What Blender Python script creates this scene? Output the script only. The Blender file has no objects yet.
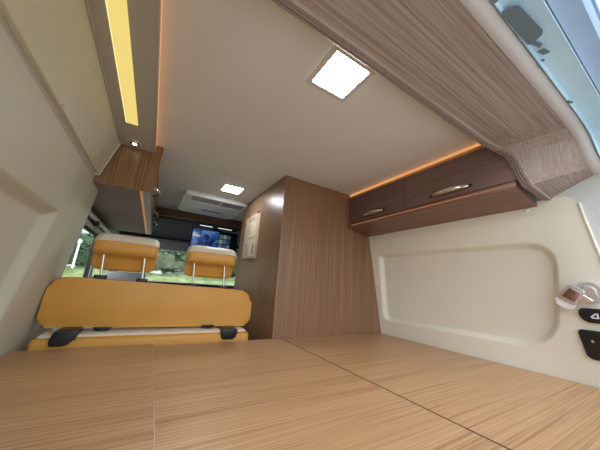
import bpy, bmesh, math, random
from mathutils import Vector, Matrix
random.seed(7)
scn = bpy.context.scene
COL = scn.collection
LIFT = 1.0            # everything is drafted round the lens height, then lifted so the van floor sits near z=0
ZP = -0.28            # top of the bed platform
ZC = 0.655            # ceiling

# ------------------------------------------------------------------ materials
def new_mat(name):
    m = bpy.data.materials.new(name); m.use_nodes = True
    nt = m.node_tree; b = nt.nodes['Principled BSDF']
    return m, nt, b

def plain(name, col, rough=0.5, metal=0.0, bump=0.0, bscale=200, var=0.0, coat=0.0, spec=0.5):
    m, nt, b = new_mat(name)
    b.inputs['Roughness'].default_value = rough
    b.inputs['Metallic'].default_value = metal
    b.inputs['Specular IOR Level'].default_value = spec
    b.inputs['Coat Weight'].default_value = coat
    tc = nt.nodes.new('ShaderNodeTexCoord')
    nz = nt.nodes.new('ShaderNodeTexNoise'); nz.inputs['Scale'].default_value = 6; nz.inputs['Detail'].default_value = 4
    nt.links.new(tc.outputs['Object'], nz.inputs['Vector'])
    r = nt.nodes.new('ShaderNodeValToRGB')
    r.color_ramp.elements[0].position = .3; r.color_ramp.elements[1].position = .7
    r.color_ramp.elements[0].color = tuple(c*(1-var) for c in col)+(1,)
    r.color_ramp.elements[1].color = tuple(min(1, c*(1+var)) for c in col)+(1,)
    nt.links.new(nz.outputs['Fac'], r.inputs['Fac']); nt.links.new(r.outputs['Color'], b.inputs['Base Color'])
    if bump:
        n2 = nt.nodes.new('ShaderNodeTexNoise'); n2.inputs['Scale'].default_value = bscale; n2.inputs['Detail'].default_value = 3
        nt.links.new(tc.outputs['Object'], n2.inputs['Vector'])
        bp = nt.nodes.new('ShaderNodeBump'); bp.inputs['Strength'].default_value = bump; bp.inputs['Distance'].default_value = .001
        nt.links.new(n2.outputs['Fac'], bp.inputs['Height']); nt.links.new(bp.outputs['Normal'], b.inputs['Normal'])
    return m

def wood(name, dark, mid, light, axis, fine=1.0, rough=0.35, coat=0.0):
    """streaked veneer, the grain running along one axis of the thing"""
    m, nt, b = new_mat(name)
    b.inputs['Roughness'].default_value = rough; b.inputs['Coat Weight'].default_value = coat
    tc = nt.nodes.new('ShaderNodeTexCoord')
    def layer(long, cross, detail, dist=0.0):
        mp = nt.nodes.new('ShaderNodeMapping')
        s = [cross]*3; s['xyz'.index(axis)] = long
        mp.inputs['Scale'].default_value = s
        nt.links.new(tc.outputs['Object'], mp.inputs['Vector'])
        nz = nt.nodes.new('ShaderNodeTexNoise'); nz.inputs['Scale'].default_value = 1; nz.inputs['Detail'].default_value = detail
        nz.inputs['Roughness'].default_value = .65; nz.inputs['Distortion'].default_value = dist
        nt.links.new(mp.outputs['Vector'], nz.inputs['Vector']); return nz
    a = layer(1.3, 120*fine, 5, .15); c = layer(5, 420*fine, 3); d = layer(.7, 14*fine, 2)
    mx = nt.nodes.new('ShaderNodeMath'); mx.operation = 'MULTIPLY_ADD'; mx.inputs[1].default_value = .58
    nt.links.new(a.outputs['Fac'], mx.inputs[0])
    m2 = nt.nodes.new('ShaderNodeMath'); m2.operation = 'MULTIPLY'; m2.inputs[1].default_value = .28
    nt.links.new(c.outputs['Fac'], m2.inputs[0]); nt.links.new(m2.outputs[0], mx.inputs[2])
    m3 = nt.nodes.new('ShaderNodeMath'); m3.operation = 'MULTIPLY_ADD'; m3.inputs[1].default_value = .12
    nt.links.new(d.outputs['Fac'], m3.inputs[0]); nt.links.new(mx.outputs[0], m3.inputs[2])
    r = nt.nodes.new('ShaderNodeValToRGB'); e = r.color_ramp.elements
    e[0].position = .39; e[0].color = dark+(1,); e[1].position = .60; e[1].color = light+(1,)
    k = e.new(.48); k.color = mid+(1,)
    nt.links.new(m3.outputs[0], r.inputs['Fac']); nt.links.new(r.outputs['Color'], b.inputs['Base Color'])
    bp = nt.nodes.new('ShaderNodeBump'); bp.inputs['Strength'].default_value = .12; bp.inputs['Distance'].default_value = .0006
    nt.links.new(m3.outputs[0], bp.inputs['Height']); nt.links.new(bp.outputs['Normal'], b.inputs['Normal'])
    return m

def glow(name, col, strength):
    m, nt, b = new_mat(name)
    b.inputs['Base Color'].default_value = (.08, .08, .08, 1)
    b.inputs['Emission Color'].default_value = col+(1,); b.inputs['Emission Strength'].default_value = strength
    return m

def glass(name, tint=(1, 1, 1), refl=.06):
    m = bpy.data.materials.new(name); m.use_nodes = True; nt = m.node_tree; nt.nodes.clear()
    o = nt.nodes.new('ShaderNodeOutputMaterial'); t = nt.nodes.new('ShaderNodeBsdfTransparent'); g = nt.nodes.new('ShaderNodeBsdfGlossy')
    t.inputs['Color'].default_value = tint+(1,); g.inputs['Roughness'].default_value = .02
    x = nt.nodes.new('ShaderNodeMixShader'); x.inputs[0].default_value = refl
    nt.links.new(t.outputs[0], x.inputs[1]); nt.links.new(g.outputs[0], x.inputs[2]); nt.links.new(x.outputs[0], o.inputs[0])
    return m

def leafy(name, a, b_, scale):
    m, nt, b = new_mat(name); b.inputs['Roughness'].default_value = .6
    tc = nt.nodes.new('ShaderNodeTexCoord'); nz = nt.nodes.new('ShaderNodeTexNoise'); nz.inputs['Scale'].default_value = scale; nz.inputs['Detail'].default_value = 6
    r = nt.nodes.new('ShaderNodeValToRGB'); r.color_ramp.elements[0].position = .35; r.color_ramp.elements[1].position = .65
    r.color_ramp.elements[0].color = a+(1,); r.color_ramp.elements[1].color = b_+(1,)
    nt.links.new(tc.outputs['Object'], nz.inputs['Vector']); nt.links.new(nz.outputs['Fac'], r.inputs['Fac']); nt.links.new(r.outputs['Color'], b.inputs['Base Color'])
    return m

OAK_X   = wood('honey_oak_bed', (.29, .165, .075), (.48, .30, .155), (.60, .395, .215), 'x', 1.7, .36)
OAK_Z   = wood('brown_oak_upright', (.17, .092, .048), (.255, .148, .082), (.35, .215, .13), 'z', 1.5, .34)
BROWN_Y   = wood('dark_brown_door', (.12, .070, .060), (.165, .098, .084), (.21, .13, .11), 'y', 1.3, .32)  # darker, redder brown than the upright veneer
BROWN_Y2  = wood('brown_body', (.13, .065, .042), (.19, .10, .065), (.25, .135, .09), 'y', 1.3, .32)
OAK_HX  = wood('skylit_oak_header', (.20, .155, .135), (.305, .25, .22), (.41, .35, .315), 'x', 1.3, .45)  # header, moulding and jamb oak: sky's cool tint put into the browns
OAK_MX  = wood('skylit_oak_moulding', (.20, .155, .135), (.30, .245, .215), (.40, .34, .305), 'x', 1.3, .7)
OAK_JZ  = wood('skylit_oak_jamb', (.24, .185, .155), (.31, .245, .205), (.38, .31, .265), 'z', 1.3, .45)
CHES_Z  = wood('chestnut_end_panel', (.18, .09, .042), (.27, .145, .07), (.34, .20, .105), 'z', 1.0, .35)
WAL_X   = wood('walnut_beam', (.09, .04, .025), (.14, .065, .04), (.19, .09, .055), 'x', 1.2, .35)
CEIL    = plain('warm_grey_ceiling', (.73, .735, .72), .62, bump=.15, bscale=500, var=.02)
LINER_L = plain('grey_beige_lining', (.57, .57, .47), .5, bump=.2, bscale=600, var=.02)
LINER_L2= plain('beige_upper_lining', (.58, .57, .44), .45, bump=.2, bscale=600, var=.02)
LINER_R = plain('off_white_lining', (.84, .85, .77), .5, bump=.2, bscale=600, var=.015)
SOFFIT  = plain('grey_soffit', (.47, .455, .41), .42, var=.02)
CREAM_T = plain('cream_edge_trim', (.63, .64, .67), .45)
WHITE_P = plain('white_plastic', (.82, .85, .88), .4)
GREY_P  = plain('grey_plastic', (.35, .37, .39), .45)
BLACK_P = plain('black_plastic', (.012, .014, .02), .38)
DARK_FAB= plain('dark_headliner', (.055, .06, .065), .9, bump=.3, bscale=300)
SEAM    = plain('dark_seam', (.05, .04, .035), .8)
MUSTARD = plain('mustard_leather', (.70, .365, .07), .42, bump=.35, bscale=260, var=.05)
CREAM_L = plain('cream_leather', (.80, .75, .64), .45, bump=.3, bscale=260, var=.04)
CHROME  = plain('chrome', (.85, .86, .88), .1, 1.0)
SILVER2 = plain('brushed_silver', (.62, .63, .64), .45, .3)
SILVER  = plain('silver_grey', (.62, .63, .68), .28, .6)
SATIN   = plain('satin_steel', (.72, .74, .76), .25, 1.0)
METAL_B = plain('skylit_pale_paint', (.50, .76, .93), .4, var=.04)  # pale paint with the sky's blue bounce put into its colour
METAL_G = plain('pale_grey_paint', (.64, .70, .71), .4, var=.03)
METAL_D = plain('darker_blue_outer', (.30, .46, .70), .3, var=.05)  # darker blue than the jamb, for the outer rear band and roof skin
RUBBER  = plain('grey_hole_lining', (.13, .19, .23), .7)
PAPER   = plain('tan_paper', (.52, .42, .28), .7, var=.06)
PAPER2  = plain('pale_paper', (.60, .52, .38), .7, var=.04)
INK     = plain('brown_ink', (.22, .17, .12), .8)
WHITE_L = glow('white_led', (1, .97, .93), 24)
WHITE_L2= glow('white_led_far', (.95, .97, 1), 30)
YELLOW_L= glow('yellow_led', (1, .78, .22), .66)
ORANGE_L= glow('orange_led', (1, .42, .13), .62)
ORANGE_D= glow('dim_orange_glow', (1, .38, .13), .28)
JOINT   = plain('pale_joint', (.34, .33, .31), .7)
SPOT_L  = glow('spot_led', (.85, .9, 1), 1.1)
GLASS   = glass('window_glass', (.95, .97, .97), .04)
GRASS   = leafy('bright_grass', (.15, .22, .08), (.29, .38, .16), 5)
HEDGE_M = leafy('dark_hedge_leaf', (.035, .08, .045), (.13, .22, .11), 3)
TREE_M  = leafy('sunlit_tree_leaf', (.26, .38, .24), (.60, .74, .55), 3)  # sunlit paleness of the leaves put into the base colour
BARK    = plain('bark', (.12, .09, .06), .9)
ASPHALT = plain('pale_concrete', (.40, .40, .38), .9, bump=.4, bscale=60, var=.08)

# ------------------------------------------------------------------ helpers
def finish(name, bm, mat, parent=None, smooth=False, angle=35):
    bmesh.ops.recalc_face_normals(bm, faces=bm.faces)
    me = bpy.data.meshes.new(name)
    vs = [v.co for v in bm.verts]
    if parent: org = parent['_o']
    else:
        org = ((min(v.x for v in vs)+max(v.x for v in vs))/2, (min(v.y for v in vs)+max(v.y for v in vs))/2, min(v.z for v in vs))
    org = Vector(org)
    for v in bm.verts: v.co -= org
    bm.to_mesh(me); bm.free()
    me.materials.append(mat)
    o = bpy.data.objects.new(name, me); COL.objects.link(o)
    if parent: o.parent = parent
    else: o.location = org
    o['_o'] = tuple(org)
    if smooth:
        for p in me.polygons: p.use_smooth = True
        me.set_sharp_from_angle(angle=math.radians(angle))
    return o

def thing(name, loc, label=None, cat=None, group=None, kind=None):
    o = bpy.data.objects.new(name, None); COL.objects.link(o); o.location = loc; o['_o'] = tuple(loc)
    o.empty_display_size = .05
    return tag(o, label, cat, group, kind)

def tag(o, label=None, cat=None, group=None, kind=None):
    if label: o['label'] = label
    if cat: o['category'] = cat
    if group: o['group'] = group
    if kind: o['kind'] = kind
    return o

def box(bm, lo, hi, bev=0.0, seg=2, rot=None):
    r = bmesh.ops.create_cube(bm, size=1); vs = r['verts']
    c = [(a+b)/2 for a, b in zip(lo, hi)]; s = [abs(b-a) for a, b in zip(lo, hi)]
    for v in vs: v.co = Vector([v.co[i]*s[i]+c[i] for i in range(3)])
    if bev:
        es = list({e for v in vs for e in v.link_edges})
        g = bmesh.ops.bevel(bm, geom=es, offset=bev, segments=seg, affect='EDGES', profile=.5)
        vs = list({v for f in g['faces'] for v in f.verts} | {v for v in vs if v.is_valid})
    if rot is not None:
        c = Vector(c)
        for v in vs: v.co = rot @ (v.co-c)+c
    return vs

def cyl(bm, p0, p1, r0, r1=None, n=20, cap=True):
    p0 = Vector(p0); p1 = Vector(p1); r1 = r0 if r1 is None else r1
    d = p1-p0; q = d.to_track_quat('Z', 'Y').to_matrix()
    A = [bm.verts.new(p0+q@Vector((r0*math.cos(t), r0*math.sin(t), 0))) for t in [2*math.pi*i/n for i in range(n)]]
    B = [bm.verts.new(p1+q@Vector((r1*math.cos(t), r1*math.sin(t), 0))) for t in [2*math.pi*i/n for i in range(n)]]
    for i in range(n): bm.faces.new((A[i], A[(i+1) % n], B[(i+1) % n], B[i]))
    if cap: bm.faces.new(A[::-1]); bm.faces.new(B)

def tube(bm, pts, r, n=10, flat=1.0, side=None):
    """swept tube through points"""
    pts = [Vector(p) for p in pts]; rings = []
    for i, p in enumerate(pts):
        d = (pts[min(i+1, len(pts)-1)]-pts[max(i-1, 0)]).normalized()
        s = Vector(side) if side else (Vector((0, 0, 1)) if abs(d.z) < .9 else Vector((1, 0, 0)))
        a = d.cross(s).normalized(); b = a.cross(d).normalized()
        rr = r[i] if isinstance(r, (list, tuple)) else r
        rings.append([bm.verts.new(p+a*rr*flat*math.cos(t)+b*rr*math.sin(t)) for t in [2*math.pi*k/n for k in range(n)]])
    for A, B in zip(rings, rings[1:]):
        for k in range(n): bm.faces.new((A[k], A[(k+1) % n], B[(k+1) % n], B[k]))
    bm.faces.new(rings[0][::-1]); bm.faces.new(rings[-1])

def rpoly(pts, rad, n=6):
    """2D polygon with rounded corners, n+1 points for every corner"""
    out = []; N = len(pts)
    for i in range(N):
        p = Vector(pts[i]); a = (Vector(pts[i-1])-p); b = (Vector(pts[(i+1) % N])-p)
        r = rad[i] if isinstance(rad, (list, tuple)) else rad
        r = min(r, a.length*.49, b.length*.49)
        A = p+a.normalized()*r; B = p+b.normalized()*r
        for k in range(n+1):
            t = k/n; out.append(A*(1-t)**2+p*2*t*(1-t)+B*t*t)
    return out

def offset_poly(pts, d):
    """inset a counter-clockwise polygon by d"""
    N = len(pts); out = []
    for i in range(N):
        p0, p, p1 = Vector(pts[i-1]), Vector(pts[i]), Vector(pts[(i+1) % N])
        e0 = (p-p0).normalized(); e1 = (p1-p).normalized()
        n0 = Vector((-e0.y, e0.x)); n1 = Vector((-e1.y, e1.x))
        k = 1+n0.dot(n1); out.append(p+(n0+n1)*(d/k))
    return out

def prism(bm, pts, fn, t0, t1, bev=0.0, seg=3):
    """extrude a 2D outline between depths t0 and t1; fn(u, v, t) -> xyz"""
    A = [bm.verts.new(fn(p[0], p[1], t0)) for p in pts]; B = [bm.verts.new(fn(p[0], p[1], t1)) for p in pts]
    n = len(pts); fs = [bm.faces.new(A), bm.faces.new(B[::-1])]
    for i in range(n): bm.faces.new((A[i], B[i], B[(i+1) % n], A[(i+1) % n]))
    if bev:
        es = list({e for f in fs for e in f.edges})
        bmesh.ops.bevel(bm, geom=es, offset=bev, segments=seg, affect='EDGES', profile=.5)

def lining(name, outer, outer_r, rec, rec_r, rim, depth, fn, mat, thick=.012, kind='structure'):
    """moulded wall lining with a pressed-in pocket; fn(u, v, d) with d>0 sinking into the wall"""
    bm = bmesh.new()
    O = [bm.verts.new(fn(p.x, p.y, 0)) for p in rpoly(outer, outer_r, 8)]
    OB = [bm.verts.new(fn(p.x, p.y, thick)) for p in rpoly(outer, outer_r, 8)]
    n = len(O)
    for i in range(n): bm.faces.new((O[i], O[(i+1) % n], OB[(i+1) % n], OB[i]))
    K = 8; rings = []
    for k in range(K+1):
        t = k/K; s = t*t*(3-2*t)
        q = rpoly(offset_poly(rec, rim*t), [max(.01, r-rim*t*.6) for r in rec_r], 10)
        rings.append([bm.verts.new(fn(p.x, p.y, depth*s)) for p in q])
    for A, B in zip(rings, rings[1:]):
        m = len(A)
        for i in range(m): bm.faces.new((A[i], A[(i+1) % m], B[(i+1) % m], B[i]))
    bm.faces.new(rings[-1])
    def loop_edges(L): return [bm.edges.get((L[i], L[(i+1) % len(L)])) for i in range(len(L))]
    bmesh.ops.triangle_fill(bm, use_beauty=True, use_dissolve=False, edges=loop_edges(O)+loop_edges(rings[0]))
    o = finish(name, bm, mat, None, True, 40)
    return tag(o, kind=kind)

def strip_loft(bm, loops):
    V = [[bm.verts.new(p) for p in L] for L in loops]
    for A, B in zip(V, V[1:]):
        for i in range(len(A)-1): bm.faces.new((A[i], A[i+1], B[i+1], B[i]))

def screw_cap(parent, p, nrm, mat, r=.008):
    bm = bmesh.new(); p = Vector(p); nrm = Vector(nrm).normalized()
    cyl(bm, p-nrm*.002, p+nrm*.002, r, n=16); cyl(bm, p+nrm*.002, p+nrm*.005, r, r*.55, 16)
    return finish('screw_cap', bm, mat, parent, True)

# ------------------------------------------------------------------ room shell
def sbox(name, lo, hi, mat, bev=0.0, parent=None):
    bm = bmesh.new(); box(bm, lo, hi, bev); o = finish(name, bm, mat, parent)
    if not parent: o['kind'] = 'structure'
    return o
XR = 1.46; XL = -.44; ZF = -.98
sbox('floor', (XL, -.15, ZF-.04), (XR, 3.75, ZF), GREY_P)
ceil = sbox('ceiling', (-.42, .12, ZC), (XR, 2.72, ZC+.05), CEIL)
for y, x0, x1 in ((1.49, -.06, .594),):
    bm = bmesh.new(); box(bm, (x0, y, ZC-.0006), (x1, y+.003, ZC+.001)); finish('joint_strip', bm, JOINT, ceil)
bm = bmesh.new()
strip_loft(bm, [[(x, 2.72, .615), (x, 3.15, .57), (x, 3.62, .485), (x, 3.66, .52), (x, 3.2, .64), (x, 2.72, .70), (x, 2.72, .615)] for x in (XL, XR)])
tag(finish('ceiling_cab', bm, DARK_FAB, None, True, 30), kind='structure')

lx = lambda z: -.345+.09*z         # left wall lean
rx = lambda z: 1.3707-.169*z       # right wall lean
fL = lambda u, v, d: (lx(v)-d, u, v)
fR = lambda u, v, d: (rx(v)+d, u, v)

# left lower lining with pressed pocket (u = y, v = z, counter-clockwise)
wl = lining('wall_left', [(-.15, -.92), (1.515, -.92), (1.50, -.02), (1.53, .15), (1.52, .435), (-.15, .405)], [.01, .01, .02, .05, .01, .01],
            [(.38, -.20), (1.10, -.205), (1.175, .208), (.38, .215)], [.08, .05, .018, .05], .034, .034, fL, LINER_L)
# left upper lining, leaning more
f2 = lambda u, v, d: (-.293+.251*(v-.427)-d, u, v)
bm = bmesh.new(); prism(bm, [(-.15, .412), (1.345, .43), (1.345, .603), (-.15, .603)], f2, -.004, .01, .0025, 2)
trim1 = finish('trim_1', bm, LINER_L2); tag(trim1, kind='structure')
for u, v in ((.822, .434), (.828, .573), (.42, .50), (1.27, .58)):
    screw_cap(trim1, f2(u, v, -.004), (1, 0, -.25), LINER_L2, .007)
bm = bmesh.new(); prism(bm, [(1.343, .425), (1.352, .425), (1.352, .606), (1.343, .606)], f2, -.008, .01)
tag(finish('trim_2', bm, CREAM_T), kind='structure')
bm = bmesh.new(); strip_loft(bm, [[(lx(.36)-.011, y, .36), (lx(.40)-.006, y, .40), (-.293-.006, y, .428), (-.286-.006, y, .455)] for y in (-.15, 1.5)]); tag(finish('trim_11', bm, SOFFIT), kind='structure')
# shadow-gap moulding between soffit and upper lining
bm = bmesh.new(); tube(bm, [(-.251, -.15, .601), (-.251, 1.35, .601)], .004, 8); tube(bm, [(-.244, -.15, .606), (-.244, 1.35, .606)], .0035, 8)
tag(finish('trim_3', bm, SOFFIT, None, True), kind='structure')
sbox('trim_4', (-.25, -.15, .608), (-.103, 1.358, .622), SOFFIT)      # soffit board
# body behind the lining
sbox('wall_left_body', (-.47, -.15, ZF), (-.44, 1.60, ZC), GREY_P)
bm = bmesh.new(); strip_loft(bm, [[(-.439, 1.52, z), (lx(z)-.001, 1.512, z)] for z in (ZF, -.02, .43)]); tag(finish('wall_left_return', bm, LINER_L), kind='structure')

# side wall forward of the bed with its window
def wall_open(name, x0, x1, y0, y1, z0, z1, holes, mat):
    """wall slab with rectangular openings [(ya, yb, za, zb)] built as one mesh"""
    bm = bmesh.new(); ys = sorted({y0, y1}|{h[0] for h in holes}|{h[1] for h in holes}); zs = sorted({z0, z1}|{h[2] for h in holes}|{h[3] for h in holes})
    for a, b in zip(ys, ys[1:]):
        for c, d in zip(zs, zs[1:]):
            ym, zm = (a+b)/2, (c+d)/2
            if any(h[0] < ym < h[1] and h[2] < zm < h[3] for h in holes): continue
            box(bm, (x0, a, c), (x1, b, d))
    bmesh.ops.remove_doubles(bm, verts=bm.verts, dist=1e-5)
    o = finish(name, bm, mat); return tag(o, kind='structure')
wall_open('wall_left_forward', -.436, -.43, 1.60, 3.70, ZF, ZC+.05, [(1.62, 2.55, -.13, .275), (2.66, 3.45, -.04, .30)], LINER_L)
w1 = tag(thing('window_1', (-.45, 2.05, -.12)), kind='structure')
bm = bmesh.new(); box(bm, (-.4345, 1.60, -.14), (-.4325, 2.57, .285)); finish('pane', bm, GLASS, w1)
bm = bmesh.new()
box(bm, (-.432, 1.61, .262), (-.422, 2.57, .285), .003); box(bm, (-.432, 1.61, -.15), (-.422, 2.57, -.13), .003)
finish('window_frame', bm, BLACK_P, w1)
bm = bmesh.new(); box(bm, (-.432, 2.36, -.14), (-.420, 2.47, .27), .003); finish('pillar_cover', bm, BLACK_P, w1)
bm = bmesh.new(); box(bm, (-.43, 1.62, .29), (-.41, 2.62, .318), .004); finish('blind_cassette', bm, WHITE_P, w1)
bm = bmesh.new(); cyl(bm, (-.405, 1.66, .352), (-.405, 2.72, .352), .017, n=16); finish('blind_roller', bm, SILVER2, w1, True)
bm = bmesh.new(); box(bm, (-.428, 2.12, .305), (-.385, 2.20, .345), .006); box(bm, (-.428, 1.78, .305), (-.385, 1.82, .345), .006); finish('bracket', bm, BLACK_P, w1)
w3 = tag(thing('window_3', (-.45, 3.0, -.02)), kind='structure')
bm = bmesh.new(); box(bm, (-.4345, 2.64, -.05), (-.4325, 3.47, .31)); finish('pane', bm, GLASS, w3)
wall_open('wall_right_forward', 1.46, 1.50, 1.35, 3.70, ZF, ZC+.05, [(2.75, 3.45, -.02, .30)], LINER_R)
w4 = tag(thing('window_4', (1.48, 3.0, -.02)), kind='structure')
bm = bmesh.new(); box(bm, (1.478, 2.75, -.02), (1.483, 3.45, .30)); finish('pane', bm, GLASS, w4)
# cab front: bulkhead, windscreen, header panel
wall_f = bmesh.new(); box(wall_f, (XL, 3.62, ZF), (XR+.04, 3.70, -.06)); box(wall_f, (XL, 3.62, .50), (XR+.04, 3.70, .72)); box(wall_f, (XL-.03, 3.62, -.06), (-.36, 3.70, .52)); box(wall_f, (1.42, 3.62, -.06), (XR+.04, 3.70, .52))
tag(finish('wall_front', wall_f, GREY_P), kind='structure')
w2 = tag(thing('window_2', (.52, 3.66, 0)), kind='structure')
bm = bmesh.new(); box(bm, (-.36, 3.655, -.06), (1.42, 3.66, .40)); finish('pane', bm, GLASS, w2)
bm = bmesh.new(); box(bm, (-.40, 3.58, .335), (1.44, 3.63, .475), .012); finish('window_header', bm, GREY_P, w2)
bm = bmesh.new(); box(bm, (-.40, 3.56, .475), (1.44, 3.64, .505), .006); finish('header_gap', bm, BLACK_P, w2)
# dashboard
d = thing('dashboard', (.5, 3.4, ZF), 'dark grey dashboard sill below the windscreen in the cab', 'dashboard')
bm = bmesh.new(); box(bm, (-.40, 3.22, ZF), (1.40, 3.61, -.06), .05, 4); finish('body', bm, BLACK_P, d, True)
bm = bmesh.new(); box(bm, (-.39, 3.16, -.09), (-.06, 3.26, .02), .02, 3); finish('top_cover', bm, GREY_P, d, True)

# right wall lining
wr = lining('wall_right', [(.16, -.92), (1.30, -.92), (1.30, .385), (.30, .392), (.216, .392), (.203, .292), (.193, .17), (.17, -.30)][::-1] and
            [(.165, -.92), (1.30, -.92), (1.30, .40), (.225, .40), (.205, .30), (.190, .17)], [.01, .01, .01, .03, .05, .05],
            [(.352, -.19), (1.215, -.195), (1.183, .250), (.285, .243)], [.15, .06, .04, .12], .028, .030, fR, LINER_R)
for u, v in ((.763, .375), (1.18, .352), (.358, .37), (1.213, -.12), (1.222, .05)):
    screw_cap(wr, fR(u, v, -.001), (-1, 0, -.17), LINER_R, .007)
sbox('wall_right_body', (1.47, -.15, ZF), (1.50, 1.36, ZC+.05), METAL_G)
# ridge bead along the rear edge of the right lining
bm = bmesh.new(); tube(bm, [fR(.209, .365, -.001), fR(.205, .3, -.001), fR(.193, .17, -.001), fR(.182, 0, -.001), fR(.166, -.3, -.001)], .0045, 8)
tag(finish('trim_5', bm, LINER_R, None, True), kind='structure')
# bare painted metal behind lining edge, right
bm = bmesh.new()
strip_loft(bm, [[(rx(z)+.006, .285, z), (rx(z)+.006, .12, z), (rx(z)-.01+.02, .06, z), (rx(z)+.03, .03, z), (rx(z)+.09, .03, z)] for z in (ZF, -.2, .1, .3, .5, .6)])
tag(finish('trim_6', bm, METAL_G, None, True), kind='structure')

# ------------------------------------------------------------------ rear door frame: oak arch, cream seal, painted metal
FR = [(1.03, .366, .585), (1.072, .348, .568), (1.094, .318, .53), (1.098, .297, .44), (1.118, .291, .408), (1.33, .291, .398)]
RE = [(1.09, .168, .590), (1.135, .168, .588), (1.180, .165, .560), (1.200, .160, .490), (1.235, .157, .462), (1.35, .155, .452)]
def mirror(L): return [(1.04-p[0], p[1], p[2]) for p in L[::-1]]
def full(L): return mirror(L)+L
def off(L, dy, dz, dx=0): return [(p[0]+dx, p[1]+dy, p[2]+dz) for p in L]
def interp(A, B, t, dz=0): return [tuple(a*(1-t)+b*t+(dz if i == 2 else 0) for i, (a, b) in enumerate(zip(p, q))) for p, q in zip(A, B)]
def outw(L, k):
    """push a profile loop outwards (up, and sideways on the jambs)"""
    out = []
    for i, p in enumerate(L):
        a = Vector(L[max(i-1, 0)]); b = Vector(L[min(i+1, len(L)-1)]); t = (b-a); t.y = 0; t.normalize()
        out.append((p[0]-t.z*k, p[1], p[2]+t.x*k))
    return out
F_, R_ = full(FR), full(RE)
arch = thing('rear_arch', (.52, .27, .39), 'grey-brown oak header arch lining the rear door opening across the ceiling', 'header')
bm = bmesh.new()
strip_loft(bm, [outw(F_, .007), outw(F_, .0), interp(F_, R_, .25), interp(F_, R_, .5), interp(F_, R_, .75), R_, outw(R_, .007), outw(F_, .007)])
ap = finish('oak_panel', bm, OAK_HX, arch, True, 30); ap.data.materials.append(OAK_JZ)
for p in ap.data.polygons: p.material_index = 1 if abs(p.normal.x) > .35 else 0
bm = bmesh.new()
m0, m1, m2, m3 = off(F_, .014, 0), off(F_, .009, 0), off(F_, .004, 0), F_
strip_loft(bm, [outw(off(F_, .018, 0), .008), outw(off(F_, .018, 0), .004), outw(off(F_, .012, 0), -.002), outw(off(F_, .009, 0), .002), outw(off(F_, .004, 0), -.004), outw(off(F_, .0, 0), -.001),
                outw(off(F_, -.004, 0), -.006), outw(off(F_, -.012, 0), -.006), outw(off(F_, -.016, 0), .001)])
finish('edge_moulding', bm, OAK_MX, arch, True, 25)
# cream rubber-clad flange behind the oak
O1 = outw(off(R_, -.006, 0), -.004); O2 = outw(off(R_, -.018, 0), -.005); O3 = outw(off(R_, -.030, 0), .002)
bm = bmesh.new(); strip_loft(bm, [outw(off(R_, .002, 0), .02), outw(off(R_, .001, 0), -.001), O1, O2, O3, outw(off(R_, -.032, 0), .03)])
tag(finish('trim_7', bm, CREAM_T, None, True, 50), kind='structure')
# painted metal jamb
J0 = outw(off(R_, -.031, 0), .004); J1 = outw(off(R_, -.036, 0), -.006); J2 = outw(off(R_, -.040, 0), .006); J3 = outw(off(R_, -.078, 0), .006); J4 = outw(off(R_, -.084, 0), -.003); J5 = outw(off(R_, -.090, 0), .002)
bm = bmesh.new(); strip_loft(bm, [outw(J0, .03), J0, J1, J2, J3, outw(off(R_, -.088, 0), .004), outw(off(R_, -.091, 0), .03)])
t8 = tag(finish('trim_8', bm, METAL_B, None, True, 25), kind='structure')
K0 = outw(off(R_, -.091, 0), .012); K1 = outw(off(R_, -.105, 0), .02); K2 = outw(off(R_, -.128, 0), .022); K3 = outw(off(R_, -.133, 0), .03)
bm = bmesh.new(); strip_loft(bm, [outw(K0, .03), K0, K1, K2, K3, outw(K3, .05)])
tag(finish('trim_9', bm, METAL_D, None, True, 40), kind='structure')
# pressed access holes in the metal
def hole(pts, r, z=.5835):
    bm = bmesh.new(); prism(bm, [tuple(p) for p in rpoly(pts, r, 5)], lambda u, v, t: (u, v, t), z, z+.003); return finish('access_hole', bm, RUBBER, t8)
hole([(.528, .134), (.54, .107), (.655, .098), (.668, .128)][::1], .012)
hole([(.648, .121), (.684, .109), (.690, .117), (.652, .128)], .002, .5826)
hole([(.700, .124), (.703, .112), (.725, .107), (.722, .119)], .002)
hole([(.735, .124), (.743, .121), (.745, .125), (.737, .128)], .002)
hole([(.965, .131), (.985, .124), (.989, .129), (.969, .135)], .002)
hole([(.42, .134), (.43, .118), (.492, .112), (.503, .132)], .008)
# roof skin over the rear
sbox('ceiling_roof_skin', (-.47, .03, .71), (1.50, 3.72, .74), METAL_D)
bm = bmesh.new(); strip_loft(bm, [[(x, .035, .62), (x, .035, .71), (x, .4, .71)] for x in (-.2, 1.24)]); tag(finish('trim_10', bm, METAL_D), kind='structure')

# ------------------------------------------------------------------ bed platform, three boards
def board(x0, x1, y1, label, y0=-.12, rx_=None):
    t = thing('bed_board', ((x0+x1)/2, .5, ZP-.02), label, 'bed board')
    bm = bmesh.new(); box(bm, (x0, y0, ZP-.02), (x1, y1, ZP), .0012, 2); finish('panel', bm, OAK_X, t)
    return t
b1 = board(-.366, .0550, 1.272, 'left honey oak bed board below the beige wall lining')
b2 = board(.0562, .6495, 1.243, 'wide middle honey oak bed board leading to the mustard seat')
bm = bmesh.new(); box(bm, (-.366, 1.2725, ZP-.02), (.0550, 1.276, ZP-.0005)); finish('edge_strip', bm, CREAM_T, b1)
bm = bmesh.new(); box(bm, (.0562, 1.2435, ZP-.02), (.594, 1.247, ZP-.0005)); finish('edge_strip', bm, CREAM_T, b2)
bm = bmesh.new(); box(bm, (.0551, -.12, ZP-.018), (.0561, 1.243, ZP-.0001)); finish('joint_filler', bm, CREAM_T, b1)
b3 = board(.6540, 1.412, 1.242, 'right honey oak bed board against the off-white wall lining')
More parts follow.
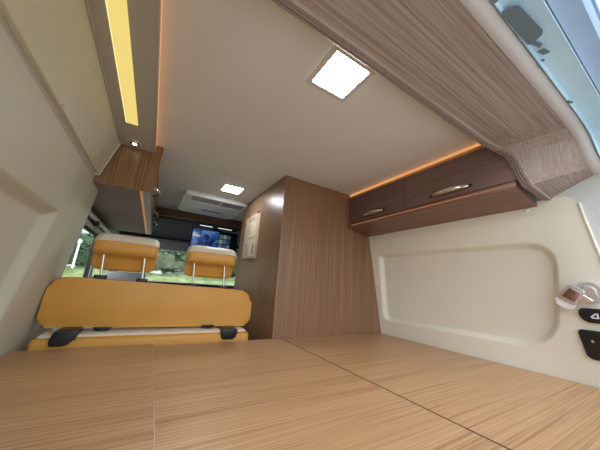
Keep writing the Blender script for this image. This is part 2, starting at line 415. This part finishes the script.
bm = bmesh.new(); box(bm, (.6530, -.12, ZP-.02), (.6540, 1.242, ZP-.0003)); finish('edge_strip', bm, BLACK_P, b3)  # black strip added to give the board gap its shade by colour
t = thing('steel_support', (.5, .5, ZF), 'dark steel support carrying the oak bed boards', 'support')
bm = bmesh.new()
for x in (-.30, .055, .652, 1.34):
    box(bm, (x-.02, -.08, ZP-.06), (x+.02, 1.22, ZP-.0205))
finish('rail', bm, BLACK_P, t)
for x in (-.30, .652, 1.34):
    for y in (0, 1.15):
        bm = bmesh.new(); box(bm, (x-.02, y-.02, ZF), (x+.02, y+.02, ZP-.06)); finish('leg', bm, BLACK_P, t)

# ------------------------------------------------------------------ tall wardrobe
w = thing('wardrobe', (1.0, 1.6, ZF), 'tall brown oak wardrobe reaching the ceiling behind the bed', 'wardrobe')
bm = bmesh.new(); box(bm, (.612, 1.244, ZF), (1.44, 1.262, ZC-.001), .001); finish('back_panel', bm, OAK_Z, w)
bm = bmesh.new(); box(bm, (.596, 1.245, ZF), (.6115, 2.055, ZC-.001), .001); finish('side_panel', bm, OAK_Z, w)
bm = bmesh.new(); box(bm, (.612, 2.035, ZF), (1.44, 2.055, ZC-.001), .001); finish('front_panel', bm, OAK_Z, w)

# paper notices pinned on its side
n = thing('paper_notice', (.593, 1.75, .165), 'tan paper notice sheets pinned on the side of the wardrobe', 'notice')
def sheet(name, y0, y1, z0, z1, x, mat, tilt=0, par=n):
    bm = bmesh.new(); N = 8
    P = []
    for i in range(N+1):
        t = i/N; y = y0+(y1-y0)*t; x_ = x-.004*math.sin(math.pi*t)-.002*math.sin(5*t)
        P.append([(x_, y, z0+tilt*t), (x_, y, z1+tilt*t)])
    Q = [[(p[0][0]-.001, *p[0][1:]), (p[1][0]-.001, *p[1][1:])] for p in P]
    strip_loft(bm, [a+b[::-1]+[a[0]] for a, b in zip(P, Q)])
    return finish(name, bm, mat, par, True, 30)
sheet('backing_sheet', 1.60, 1.93, .165, .50, .5935, PAPER, .01)
sheet('picture_sheet', 1.66, 1.85, .33, .445, .5895, PAPER2, .005)
sheet('lower_sheet', 1.63, 1.87, .185, .31, .589, PAPER2, -.005)
bm = bmesh.new()
for z in [.475, .46]+[.43-.012*k for k in range(7)]: box(bm, (.5838, 1.70, z-.0018), (.5845, 1.83, z+.0018))
finish('printed_lines', bm, INK, n)
bm = bmesh.new(); box(bm, (.5835, 1.66, .20), (.5842, 1.72, .27)); finish('printed_block', bm, INK, n)
bm = bmesh.new()
for k in range(7): box(bm, (.5835, 1.74, .20+.014*k), (.5842, 1.85, .204+.014*k))
finish('printed_lines', bm, INK, n)
for y in (1.64, 1.83):
    bm = bmesh.new(); cyl(bm, (.5955, y, .505), (.583, y, .505), .007, .006, 12); finish('pin', bm, plain('red_brown_pin', (.25, .05, .03), .4), n, True)

# ------------------------------------------------------------------ bow handles
def handle_bm(bm, x, y0, y1, z, out=-.02, r=.0088):
    N = 14; pts = []; rad = []
    for i in range(N+1):
        t = i/N; s = math.sin(math.pi*t)
        pts.append((x+out*s**.6, y0+(y1-y0)*t, z)); rad.append(r*(.55+.65*s))
    tube(bm, pts, rad, 12, .45, side=(0, 0, 1))
def handle(parent, x, y0, y1, z, out=-.02):
    bm = bmesh.new(); handle_bm(bm, x, y0, y1, z, out); h = finish('handle', bm, CHROME if out < 0 else SATIN, parent, True, 60)
    sg = -1 if out < 0 else 1
    for y in (y0, y1): bm = bmesh.new(); box(bm, (x, y-.010, z-.006), (x+sg*.005, y+.010, z+.006), .002, 2); finish('handle_mount', bm, BLACK_P, parent)
    return h

# ------------------------------------------------------------------ right overhead cabinet
c = thing('overhead_cabinet', (1.24, .78, .38), 'dark brown overhead cabinet with two doors above the off-white lining', 'cabinet')
bm = bmesh.new()
prof = [(1.128, .632), (1.128, .436), (1.107, .434), (1.107, .408), (1.300, .377), (1.300, .632)]
prism(bm, prof, lambda u, v, t: (u, t, v), .321, 1.2435, .0012, 1); finish('body', bm, BROWN_Y2, c)
for (y0, y1, h0, h1) in ((.798, 1.225, .937, 1.108), (.318, .794, .474, .643)):
    bm = bmesh.new(); box(bm, (1.108, y0, .4375), (1.127, y1, .618), .0015, 2); dd = finish('door', bm, BROWN_Y, c)
    dd['_o'] = c['_o']
    handle(dd, 1.108, h0, h1, .468)
bm = bmesh.new(); box(bm, (1.105, 1.2255, .41), (1.127, 1.2432, .63), .001); finish('end_stile', bm, BROWN_Y, c)
bm = bmesh.new(); box(bm, (1.1045, .32, .4195), (1.1068, 1.21, .4235)); finish('glow_strip', bm, ORANGE_D, c)  # copper trim highlight put in as a weak glow, no lamp here
bm = bmesh.new(); box(bm, (1.118, .32, .634), (1.124, 1.243, .654)); finish('glow_strip', bm, ORANGE_L, c)
bm = bmesh.new(); box(bm, (1.106, .32, .6195), (1.127, 1.243, .633), .002); finish('cove_lip', bm, plain('amber_lip', (.62, .30, .12), .35), c)

# ------------------------------------------------------------------ left overhead cabinet
c2 = thing('overhead_cabinet', (-.2, 2.1, .396), 'chestnut brown overhead cabinet at upper left beyond the long yellow lamp', 'cabinet')
bm = bmesh.new()
prism(bm, [(-.308, .400), (-.094, .402), (-.094, .6545), (-.235, .6545), (-.252, .606), (-.290, .435)], lambda u, v, t: (u, t, v), 1.364, 1.378, .0008, 1)
box(bm, (-.094, 1.362, .402), (-.068, 1.378, .6545), .0008, 1)
finish('end_panel', bm, CHES_Z, c2)
bm = bmesh.new(); prism(bm, [(-.425, .398), (-.128, .402), (-.128, .412), (-.100, .412), (-.100, .652), (-.425, .652)], lambda u, v, t: (u, t, v), 1.380, 2.84); finish('body', bm, plain('shaded_wood_brown', (.23, .155, .135), .65), c2)  # same wood as the cabinet, its underside shade put into the colour
bm = bmesh.new(); box(bm, (-.127, 1.381, .401), (-.115, 2.84, .405)); finish('glow_strip', bm, ORANGE_D, c2)
bm = bmesh.new(); box(bm, (-.113, 1.381, .401), (-.084, 2.84, .411), .002); finish('valance', bm, GREY_P, c2)
for (y0, y1, h0, h1) in ((1.382, 1.80, 1.47, 1.63), (1.804, 2.33, 2.03, 2.20), (2.334, 2.84, 2.42, 2.60)):
    bm = bmesh.new(); box(bm, (-.099, y0, .413), (-.080, y1, .640), .0015, 2); dd = finish('door', bm, BROWN_Y2, c2)
    handle(dd, -.080, h0, h1, .46, .034)

# ------------------------------------------------------------------ lamps
def square_lamp(cx, cy, s, label, mat):
    t = thing('ceiling_light', (cx, cy, ZC-.008), label, 'ceiling light', 'square recessed ceiling lights')
    a = s/2; o = a+.018
    bm = bmesh.new()
    L = [[(cx+sx*q, cy+sy*q, z) for sx, sy in ((-1, -1), (1, -1), (1, 1), (-1, 1), (-1, -1))] for q, z in ((o, ZC-.0005), (o-.001, ZC-.0035), (a+.001, ZC-.004), (a, ZC-.002))]
    strip_loft(bm, L); finish('frame', bm, plain('lamp_frame', (.60, .58, .55), .7), t)
    bm = bmesh.new(); box(bm, (cx-a, cy-a, ZC-.0035), (cx+a, cy+a, ZC-.001)); finish('diffuser', bm, mat, t)
square_lamp(.400, .500, .127, 'square white ceiling light near the oak rear arch', WHITE_L)
square_lamp(.392, 1.705, .128, 'small distant square ceiling light beside the wardrobe top', WHITE_L2)

t = thing('linear_lamp', (-.183, .6, .604), 'long yellow glowing strip lamp set in the grey soffit', 'strip light')
bm = bmesh.new(); prism(bm, [(-.203, -.05), (-.1625, -.05), (-.1625, 1.131), (-.203, 1.133)], lambda u, v, d_: (u, v, d_), .606, .6085); finish('diffuser', bm, YELLOW_L, t)
bm = bmesh.new(); box(bm, (-.2055, -.05, .6062), (-.2035, 1.135, .6079)); finish('edge_rim', bm, glow('bright_rim', (1, .84, .38), .9), t)
t = thing('cove_light', (-.098, .6, .623), 'thin orange cove strip glowing between soffit and ceiling on the left', 'strip light')
bm = bmesh.new(); box(bm, (-.102, -.1, .6225), (-.098, 1.35, .654)); finish('glow_strip', bm, ORANGE_L, t)
bm = bmesh.new(); box(bm, (-.1028, -.1, .6085), (-.0955, 1.352, .6215), .001); finish('lip', bm, SOFFIT, t)
t = thing('spotlight', (-.183, 1.306, .6), 'small round chrome recessed spotlight in the soffit', 'spotlight')
bm = bmesh.new(); cyl(bm, (-.183, 1.306, .6075), (-.183, 1.306, .603), .027, .024, 28); finish('bezel', bm, CHROME, t, True)
bm = bmesh.new(); cyl(bm, (-.183, 1.306, .6028), (-.183, 1.306, .602), .019, n=24); finish('reflector', bm, BLACK_P, t, True)
bm = bmesh.new(); cyl(bm, (-.183, 1.306, .6018), (-.183, 1.306, .6008), .0095, n=20); finish('bulb', bm, glow('spot_bulb', (1, .97, .9), 8), t, True)

# ------------------------------------------------------------------ roof air conditioner
t = thing('air_conditioner', (.38, 2.2, .6), 'white rectangular air conditioner unit mounted on the ceiling before the beam', 'air conditioner')
bm = bmesh.new(); prism(bm, [tuple(p) for p in rpoly([(.095, 1.935), (.60, 1.935), (.60, 2.50), (.095, 2.50)], .04, 6)], lambda u, v, d_: (u, v, d_), ZC-.001, ZC-.036, .012, 3)
finish('housing', bm, WHITE_P, t, True)
bm = bmesh.new(); box(bm, (.19, 2.10, ZC-.043), (.545, 2.44, ZC-.036), .004, 2); finish('front_cover', bm, WHITE_P, t, True)
for k in range(4):
    y = 1.965+k*.028
    for x0, x1 in ((.16, .375), (.392, .575)):
        bm = bmesh.new(); box(bm, (x0, y, ZC-.0385), (x1, y+.011, ZC-.0355), .001); finish('vent_slot', bm, BLACK_P if (k % 2 == 0 or x0 > .3) else GREY_P, t)
bm = bmesh.new(); box(bm, (.28, 2.275, ZC-.0445), (.465, 2.297, ZC-.043)); finish('display_slot', bm, BLACK_P, t)

# ------------------------------------------------------------------ beam, lamp bar and television
t = thing('ceiling_beam', (.36, 2.64, .57), 'dark walnut beam hung across the ceiling behind the air conditioner', 'beam')
bm = bmesh.new(); N = 24; Lp = []
for i in range(N+1):
    u = i/N; x = -.078+u*1.50; y = 2.60+.10*(2*u-1)**2*.5
    zb = .578-.008*math.sin(math.pi*u)
    Lp.append([(x, y, zb), (x, y, ZC-.002), (x, y+.02, ZC-.002), (x, y+.02, zb), (x, y, zb)])
strip_loft(bm, Lp); finish('board', bm, WAL_X, t, True, 40)
bm = bmesh.new(); box(bm, (-.08, 2.70, .56), (1.40, 2.716, .655)); finish('backing', bm, DARK_FAB, t)
t = thing('lamp_bar', (.51, 2.72, .54), 'slim black lamp bar with two white lights above the television', 'lamp bar')
bm = bmesh.new(); box(bm, (.29, 2.735, .545), (.75, 2.78, .59), .008, 2); finish('housing', bm, BLACK_P, t, True)
for x0, x1 in ((.345, .475), (.535, .685)):
    bm = bmesh.new(); box(bm, (x0, 2.733, .558), (x1, 2.736, .568), .001); finish('light', bm, SPOT_L, t)

def screen_mat():
    m, nt, b = new_mat('screen_picture')
    b.inputs['Base Color'].default_value = (.01, .01, .015, 1); b.inputs['Roughness'].default_value = .15
    tc = nt.nodes.new('ShaderNodeTexCoord'); nz = nt.nodes.new('ShaderNodeTexNoise'); nz.inputs['Scale'].default_value = 9; nz.inputs['Detail'].default_value = 3; nz.inputs['Distortion'].default_value = 1.2
    r = nt.nodes.new('ShaderNodeValToRGB'); e = r.color_ramp.elements
    e[0].position = .38; e[0].color = (.004, .012, .05, 1); e[1].position = .66; e[1].color = (.16, .36, .72, 1); k = e.new(.52); k.color = (.02, .09, .36, 1)
    nt.links.new(tc.outputs['Object'], nz.inputs['Vector']); nt.links.new(nz.outputs['Fac'], r.inputs['Fac'])
    nt.links.new(r.outputs['Color'], b.inputs['Emission Color']); b.inputs['Emission Strength'].default_value = .5
    return m
t = thing('television', (.50, 2.78, .27), 'small television with blue picture hanging under the lamp bar', 'television')
bm = bmesh.new(); box(bm, (.275, 2.752, .262), (.775, 2.785, .532), .006, 2); finish('casing', bm, BLACK_P, t, True)
bm = bmesh.new(); box(bm, (.288, 2.7505, .275), (.560, 2.752, .52)); finish('screen', bm, screen_mat(), t)
cols = [(.10, .22, .10), (.25, .28, .30), (.04, .10, .22), (.30, .33, .30), (.05, .16, .28), (.02, .05, .16), (.12, .2, .3), (.03, .08, .2), (.2, .22, .26)]
for k, cc in enumerate(cols):
    x = .568+(k % 3)*.042; z = .45-(k//3)*.055
    bm = bmesh.new(); box(bm, (x, 2.7505, z), (x+.036, 2.752, z+.045)); finish('screen_tile', bm, glow('tile%d' % k, cc, .4), t)
bm = bmesh.new(); box(bm, (.292, 2.7495, .44), (.36, 2.7505, .455)); finish('screen_tile', bm, glow('tile_warm', (.9, .6, .35), .5), t)
bm = bmesh.new(); box(bm, (.50, 2.785, .45), (.56, 2.812, .60)); finish('bracket', bm, BLACK_P, t)

# ------------------------------------------------------------------ bench seat
s = thing('bench_seat', (.07, 1.55, ZF), 'mustard leather double bench seat with two cream topped headrests', 'seat')
fS = lambda u, v, t_: (u, t_, v)
bm = bmesh.new()
prism(bm, [tuple(p) for p in rpoly([(-.352, -.222), (.508, -.232), (.506, -.046), (-.347, -.024)], [.040, .040, .08, .06], 8)], fS, 1.362, 1.44, .016, 4)
back = finish('backrest', bm, MUSTARD, s, True, 60)
bm = bmesh.new(); box(bm, (-.336, 1.288, -.345), (.486, 1.93, -.248), .018, 4); cu = finish('seat_cushion', bm, MUSTARD, s, True, 60)
bm = bmesh.new(); box(bm, (-.322, 1.305, -.262), (.472, 1.92, -.2385), .010, 3); finish('cushion_top', bm, CREAM_L, cu, True, 60)
bm = bmesh.new(); box(bm, (-.31, 1.36, ZF), (.46, 1.86, -.346), .01); finish('base', bm, GREY_P, s)
for pts in ([(-.278, -.274), (-.230, -.274), (-.208, -.252), (-.200, -.219), (-.272, -.219), (-.280, -.255)], [(.346, -.278), (.404, -.278), (.416, -.262), (.418, -.229), (.340, -.229), (.338, -.262)]):
    bm = bmesh.new(); prism(bm, [tuple(p) for p in rpoly(pts, .010, 3)], fS, 1.277, 1.375, .004, 2); br = finish('hinge_bracket', bm, BLACK_P, s, True)
    x0 = pts[0][0]; bm = bmesh.new(); box(bm, (x0+.004, 1.2745, -.252), (x0+.075, 1.279, -.247), .001); finish('rib', bm, BLACK_P, br)
for x in (-.14, .285):
    bm = bmesh.new(); prism(bm, [tuple(p) for p in rpoly([(x-.034, -.222), (x-.02, -.238), (x+.02, -.238), (x+.034, -.222)][::-1], .006, 3)], fS, 1.352, 1.40, .002, 2); finish('hinge_cover', bm, BLACK_P, s, True)

def headrest(x0, x1, dz=0.0):
    cx = (x0+x1)/2; W = (x1-x0)
    # pad: thick upper roll facing the back, thinner flap below; lofted side profile with rounded ends
    prof = [(1.352, .085), (1.348, .100), (1.350, .125), (1.362, .152), (1.385, .168), (1.42, .170), (1.447, .158), (1.458, .13), (1.460, .08), (1.458, .02), (1.448, .008), (1.428, .006), (1.418, .018), (1.414, .055), (1.400, .072), (1.370, .075)]
    N = 16; bm = bmesh.new(); rings = []
    cyc = 1.405; czc = .09
    for i in range(N+1):
        t_ = -1+2*i/N
        k = (1-abs(t_)**7)**.5 if abs(t_) < 1 else 0
        sc = .80+.20*k
        xx = cx+t_*W/2
        rings.append([bm.verts.new((xx-.0*(z-.1), cyc+(y-cyc)*sc, czc+dz+(z-czc)*sc)) for y, z in prof])
    m = len(prof)
    for A, B in zip(rings, rings[1:]):
        for j in range(m): bm.faces.new((A[j], A[(j+1) % m], B[(j+1) % m], B[j]))
    bm.faces.new(rings[0]); bm.faces.new(rings[-1][::-1])
    hr = finish('headrest', bm, MUSTARD, s, True, 60)
    bm = bmesh.new(); cap = [(1.3475, .134), (1.3585, .1535), (1.384, .1705), (1.42, .1725), (1.449, .160), (1.4605, .137), (1.44, .126), (1.37, .126)]
    rings = []
    for i in range(N+1):
        t_ = -1+2*i/N; k = (1-abs(t_)**7)**.5 if abs(t_) < 1 else 0; sc = .80+.20*k
        rings.append([bm.verts.new((cx+t_*(W/2+.001), cyc+(y-cyc)*sc, czc+dz+(z-czc)*sc)) for y, z in cap])
    m = len(cap)
    for A, B in zip(rings, rings[1:]):
        for j in range(m): bm.faces.new((A[j], A[(j+1) % m], B[(j+1) % m], B[j]))
    bm.faces.new(rings[0]); bm.faces.new(rings[-1][::-1])
    finish('headrest_cap', bm, CREAM_L, hr, True, 60)
    for px_ in (cx-.081, cx+.077):
        bm = bmesh.new(); cyl(bm, (px_+.006, 1.400, -.03), (px_-.004, 1.394, .085+dz), .0058, n=14); finish('post', bm, CHROME, hr, True)
        bm = bmesh.new(); zt = -.014-(px_+.34)*.035
        prism(bm, [tuple(p) for p in rpoly([(px_-.018, 1.378), (px_+.028, 1.378), (px_+.028, 1.416), (px_-.018, 1.416)], .01, 4)], lambda u, v, d_: (u, v, d_), zt-.012, zt+.008, .003, 2); finish('guide_sleeve', bm, BLACK_P, hr, True)
headrest(-.242, .004, 0.006)
headrest(.140, .388, 0.004)

# ------------------------------------------------------------------ latch and switches on the right lining
t = thing('door_latch', (1.35, .28, .0), 'chrome latch with round base on the off-white lining near the rear pillar', 'latch')
nx = Vector((-1, 0, -.169)).normalized()
bm = bmesh.new(); p = Vector(fR(.240, .050, 0)); cyl(bm, p, p+nx*.010, .033, .030, 28); cyl(bm, p+nx*.010, p+nx*.024, .020, .016, 24); finish('base', bm, SILVER, t, True, 40)
def arm(u, v, d_):               # u down along the lever, v across it
    y = .2875+u*.59+v*.807; z = .029-u*.807+v*.59
    return Vector(fR(y, z, 0))+nx*d_
bm = bmesh.new(); p = Vector(fR(.238, .033, 0)); cyl(bm, p, p+nx*.008, .030, .027, 28); cyl(bm, p+nx*.008, p+nx*.020, .019, .017, 24); finish('base', bm, SILVER, t, True, 40)
bm = bmesh.new(); prism(bm, [tuple(q) for q in rpoly([(-.025, -.052), (-.008, -.050), (.004, -.018), (-.030, -.018)], .004, 3)], arm, .010, .026, .003, 2); finish('hinge', bm, SATIN, t, True, 50)
bm = bmesh.new(); prism(bm, [tuple(q) for q in rpoly([(-.042, -.023), (.022, -.025), (.022, .025), (-.042, .021)], .006, 4)], arm, .012, .036, .005, 3); finish('lever', bm, SILVER, t, True, 50)
bm = bmesh.new(); prism(bm, [tuple(q) for q in rpoly([(.014, -.026), (.040, -.026), (.046, 0), (.040, .026), (.014, .026)], .007, 4)], arm, .010, .034, .006, 3); finish('grip', bm, WHITE_P, t, True, 50)
bm = bmesh.new(); prism(bm, [tuple(q) for q in rpoly([(-.031, -.016), (.008, -.018), (.008, .017), (-.031, .014)], .003, 3)], arm, .0355, .0385, .001, 1); finish('reflection_patch', bm, plain('brown_reflection', (.25, .15, .13), .25, .6), t, True, 50)  # brown reflection on the chrome lever, put in as a tinted patch

t = thing('window_switch', (1.38, .23, -.06), 'small black switch with white symbol below the chrome latch', 'switch')
bm = bmesh.new(); prism(bm, [tuple(q) for q in rpoly([(.277, -.048), (.262, -.062), (.15, -.062), (.15, -.012), (.27, -.012), (.279, -.024)], .006, 4)], fR, .001, -.012, .003, 2); finish('body', bm, BLACK_P, t, True, 50)
bm = bmesh.new()
for pts in ([(.249, -.046), (.233, -.046), (.233, -.042), (.249, -.042)], [(.249, -.043), (.236, -.030), (.239, -.028), (.252, -.041)], [(.236, -.046), (.232, -.046), (.232, -.028), (.236, -.028)]):
    prism(bm, pts, fR, -.0118, -.0128)
finish('symbol', bm, WHITE_P, t)
t = thing('socket_plate', (1.39, .23, -.19), 'larger black slanted plate on the lining below the switch', 'socket plate')
bm = bmesh.new(); prism(bm, [tuple(q) for q in rpoly([(.293, -.096), (.285, -.176), (.275, -.187), (.13, -.187), (.13, -.088), (.286, -.088)], .005, 4)], fR, .001, -.010, .003, 2); finish('body', bm, BLACK_P, t, True, 50)
bm = bmesh.new(); p = Vector(fR(.262, -.125, -.010)); cyl(bm, p, p+nx*.0015, .004, n=12); finish('screw', bm, GREY_P, t, True)
bm = bmesh.new(); p = Vector(fR(.245, -.175, -.010)); cyl(bm, p, p+nx*.0015, .004, n=12); finish('screw', bm, GREY_P, t, True)

# ------------------------------------------------------------------ outside
ZG = -1.35
sbox('floor_outside', (-30, -25, ZG-.1), (30, 30, ZG), ASPHALT)
bm = bmesh.new(); NX, NY = 60, 30
rows = []
for j in range(NY+1):
    y = 5.5+6.0*j/NY; L = []
    for i in range(NX+1):
        x = -12+24*i/NX; h = ZG+.02+(min(1, (y-5.5)/4.2)**1.2)*1.42+.03*math.sin(x*1.3+y)+random.uniform(-.02, .02)
        L.append((x, y, h))
    rows.append(L)
strip_loft(bm, rows); tag(finish('lawn_bank', bm, GRASS, None, True), 'bright green grass bank seen through the side window', 'grass', kind='stuff')
def leaf_cloud(bm, c, r, n, size):
    for _ in range(n):
        v = Vector((random.gauss(0, 1), random.gauss(0, 1), random.gauss(0, 1))).normalized()
        v = v/max(abs(v.x), abs(v.y), abs(v.z))**.6*random.uniform(.8, 1.0)
        p = Vector((c[0]+v.x*r[0], c[1]+v.y*r[1], c[2]+v.z*r[2]))
        a = Vector((random.gauss(0, 1), random.gauss(0, 1), random.gauss(0, 1))).normalized(); b_ = a.orthogonal().normalized()
        s_ = size*random.uniform(.6, 1.3)
        bm.faces.new([bm.verts.new(p+a*s_), bm.verts.new(p+b_*s_*.45), bm.verts.new(p-a*s_), bm.verts.new(p-b_*s_*.45)])
def shrub(name, mat, c, r, n, size, label, cat, group=None):
    t_ = thing(name, (c[0], c[1], c[2]-r[2]), label, cat, group)
    bm = bmesh.new(); bmesh.ops.create_icosphere(bm, subdivisions=3, radius=1)
    for v in bm.verts:
        k = (.80/max(abs(v.co.x), abs(v.co.y), abs(v.co.z))**.6)+.05*math.sin(v.co.x*7+c[0])+.08*math.sin(v.co.z*9+v.co.y*5)
        v.co = Vector((c[0]+v.co.x*r[0]*k, c[1]+v.co.y*r[1]*k, c[2]+v.co.z*r[2]*k))
    leaf_cloud(bm, c, r, n, size); f = finish('foliage', bm, mat, t_)
    return t_
hl = ['dark green hedge shrub left of the black window pillar outside', 'dark green hedge shrub seen between the two headrests', 'dark green hedge shrub outside nearest the wardrobe side', 'dark green hedge shrub farthest left outside the side window']
for i, (x, w_) in enumerate(((-2.3, 1.15), (.3, 1.15), (2.9, 1.15), (-4.9, 1.15))):
    shrub('hedge_shrub', HEDGE_M, (x, 10.2, .68), (w_*.95, .6, .50), 2200, .07, hl[i], 'shrub', 'hedge shrubs along the lawn')
tl = ['light green tree rising over the hedge in the side window', 'light green bushy tree filling the windscreen between headrests', 'light green tree outside beyond the right headrest', 'light green tree outside the cab left window']
for i, (x, y, z, r) in enumerate(((-5.0, 13.4, .85, (1.25, 1.2, .75)), (1.6, 13.2, 1.2, (1.35, 1.2, 1.7)), (4.9, 13.2, 1.3, (1.35, 1.2, 1.8)), (-1.7, 13.2, .85, (1.25, 1.0, .75)))):
    t_ = shrub('garden_tree', TREE_M, (x, y, z), r, 2200, .12, tl[i], 'tree', 'trees behind the hedge')
    bm = bmesh.new(); tube(bm, [(x, y, ZG), (x+.05, y, -.4), (x, y, z)], [.12, .09, .06], 8); finish('trunk', bm, BARK, t_, True)
t = thing('garden_fence', (-3, 9.4, 0), 'white post and rail fence before the hedge outside', 'fence')
for i in range(5):
    x = -5.6+i*.9; bm = bmesh.new(); box(bm, (x-.025, 9.38, .06), (x+.025, 9.43, .92)); finish('post', bm, WHITE_P, t)
bm = bmesh.new(); box(bm, (-5.7, 9.37, .80), (-1.95, 9.43, .89)); finish('rail', bm, WHITE_P, t)

# ------------------------------------------------------------------ world, sun-lit sky
wd = bpy.data.worlds.new('sky'); scn.world = wd; wd.use_nodes = True; nt = wd.node_tree
bg = nt.nodes['Background']; sk = nt.nodes.new('ShaderNodeTexSky'); sk.sky_type = 'NISHITA'
sk.sun_disc = False; sk.sun_elevation = math.radians(48); sk.sun_rotation = math.radians(200); sk.air_density = 1.0; sk.dust_density = 3.0; sk.ozone_density = 1.0
mxs = nt.nodes.new('ShaderNodeMix'); mxs.data_type = 'RGBA'; mxs.inputs[0].default_value = .55; mxs.inputs[7].default_value = (3.2, 3.3, 3.4, 1)
nt.links.new(sk.outputs['Color'], mxs.inputs[6]); nt.links.new(mxs.outputs[2], bg.inputs['Color']); bg.inputs['Strength'].default_value = .34
sun = bpy.data.lights.new('sun', 'SUN'); sun.energy = 3.0; sun.angle = math.radians(1.5); sun.color = (1, .95, .87)
so = bpy.data.objects.new('sun', sun); COL.objects.link(so); so.rotation_euler = Vector((.75, .25, 1)).to_track_quat('Z', 'Y').to_euler(); so.location = (6, 3, 9)

# ------------------------------------------------------------------ camera
cam = bpy.data.cameras.new('camera'); co = bpy.data.objects.new('camera', cam); COL.objects.link(co)
yaw, pit, rol = .52402125, .24490491, .06656063
cy, sy, ct, st = math.cos(yaw), math.sin(yaw), math.cos(pit), math.sin(pit)
f = Vector((sy*ct, cy*ct, st)); r0 = Vector((cy, -sy, 0)); u0 = r0.cross(f)
R = math.cos(rol)*r0+math.sin(rol)*u0; U = -math.sin(rol)*r0+math.cos(rol)*u0
mw = Matrix.Identity(4)
for i in range(3): mw[i][0] = R[i]; mw[i][1] = U[i]; mw[i][2] = -f[i]
co.matrix_world = mw
cam.sensor_width = 36; cam.lens = 242.181/600*36; cam.clip_start = .01; cam.clip_end = 200
scn.camera = co

# fix parent-relative origins, lift the whole place
for o in list(scn.objects):
    if '_o' in o.keys(): del o['_o']
    if o.parent is None: o.location.z += LIFT
vs = scn.view_settings; vs.view_transform = 'Standard'; vs.look = 'None'; vs.gamma = 1; vs.use_curve_mapping = False; vs.exposure = 0.38
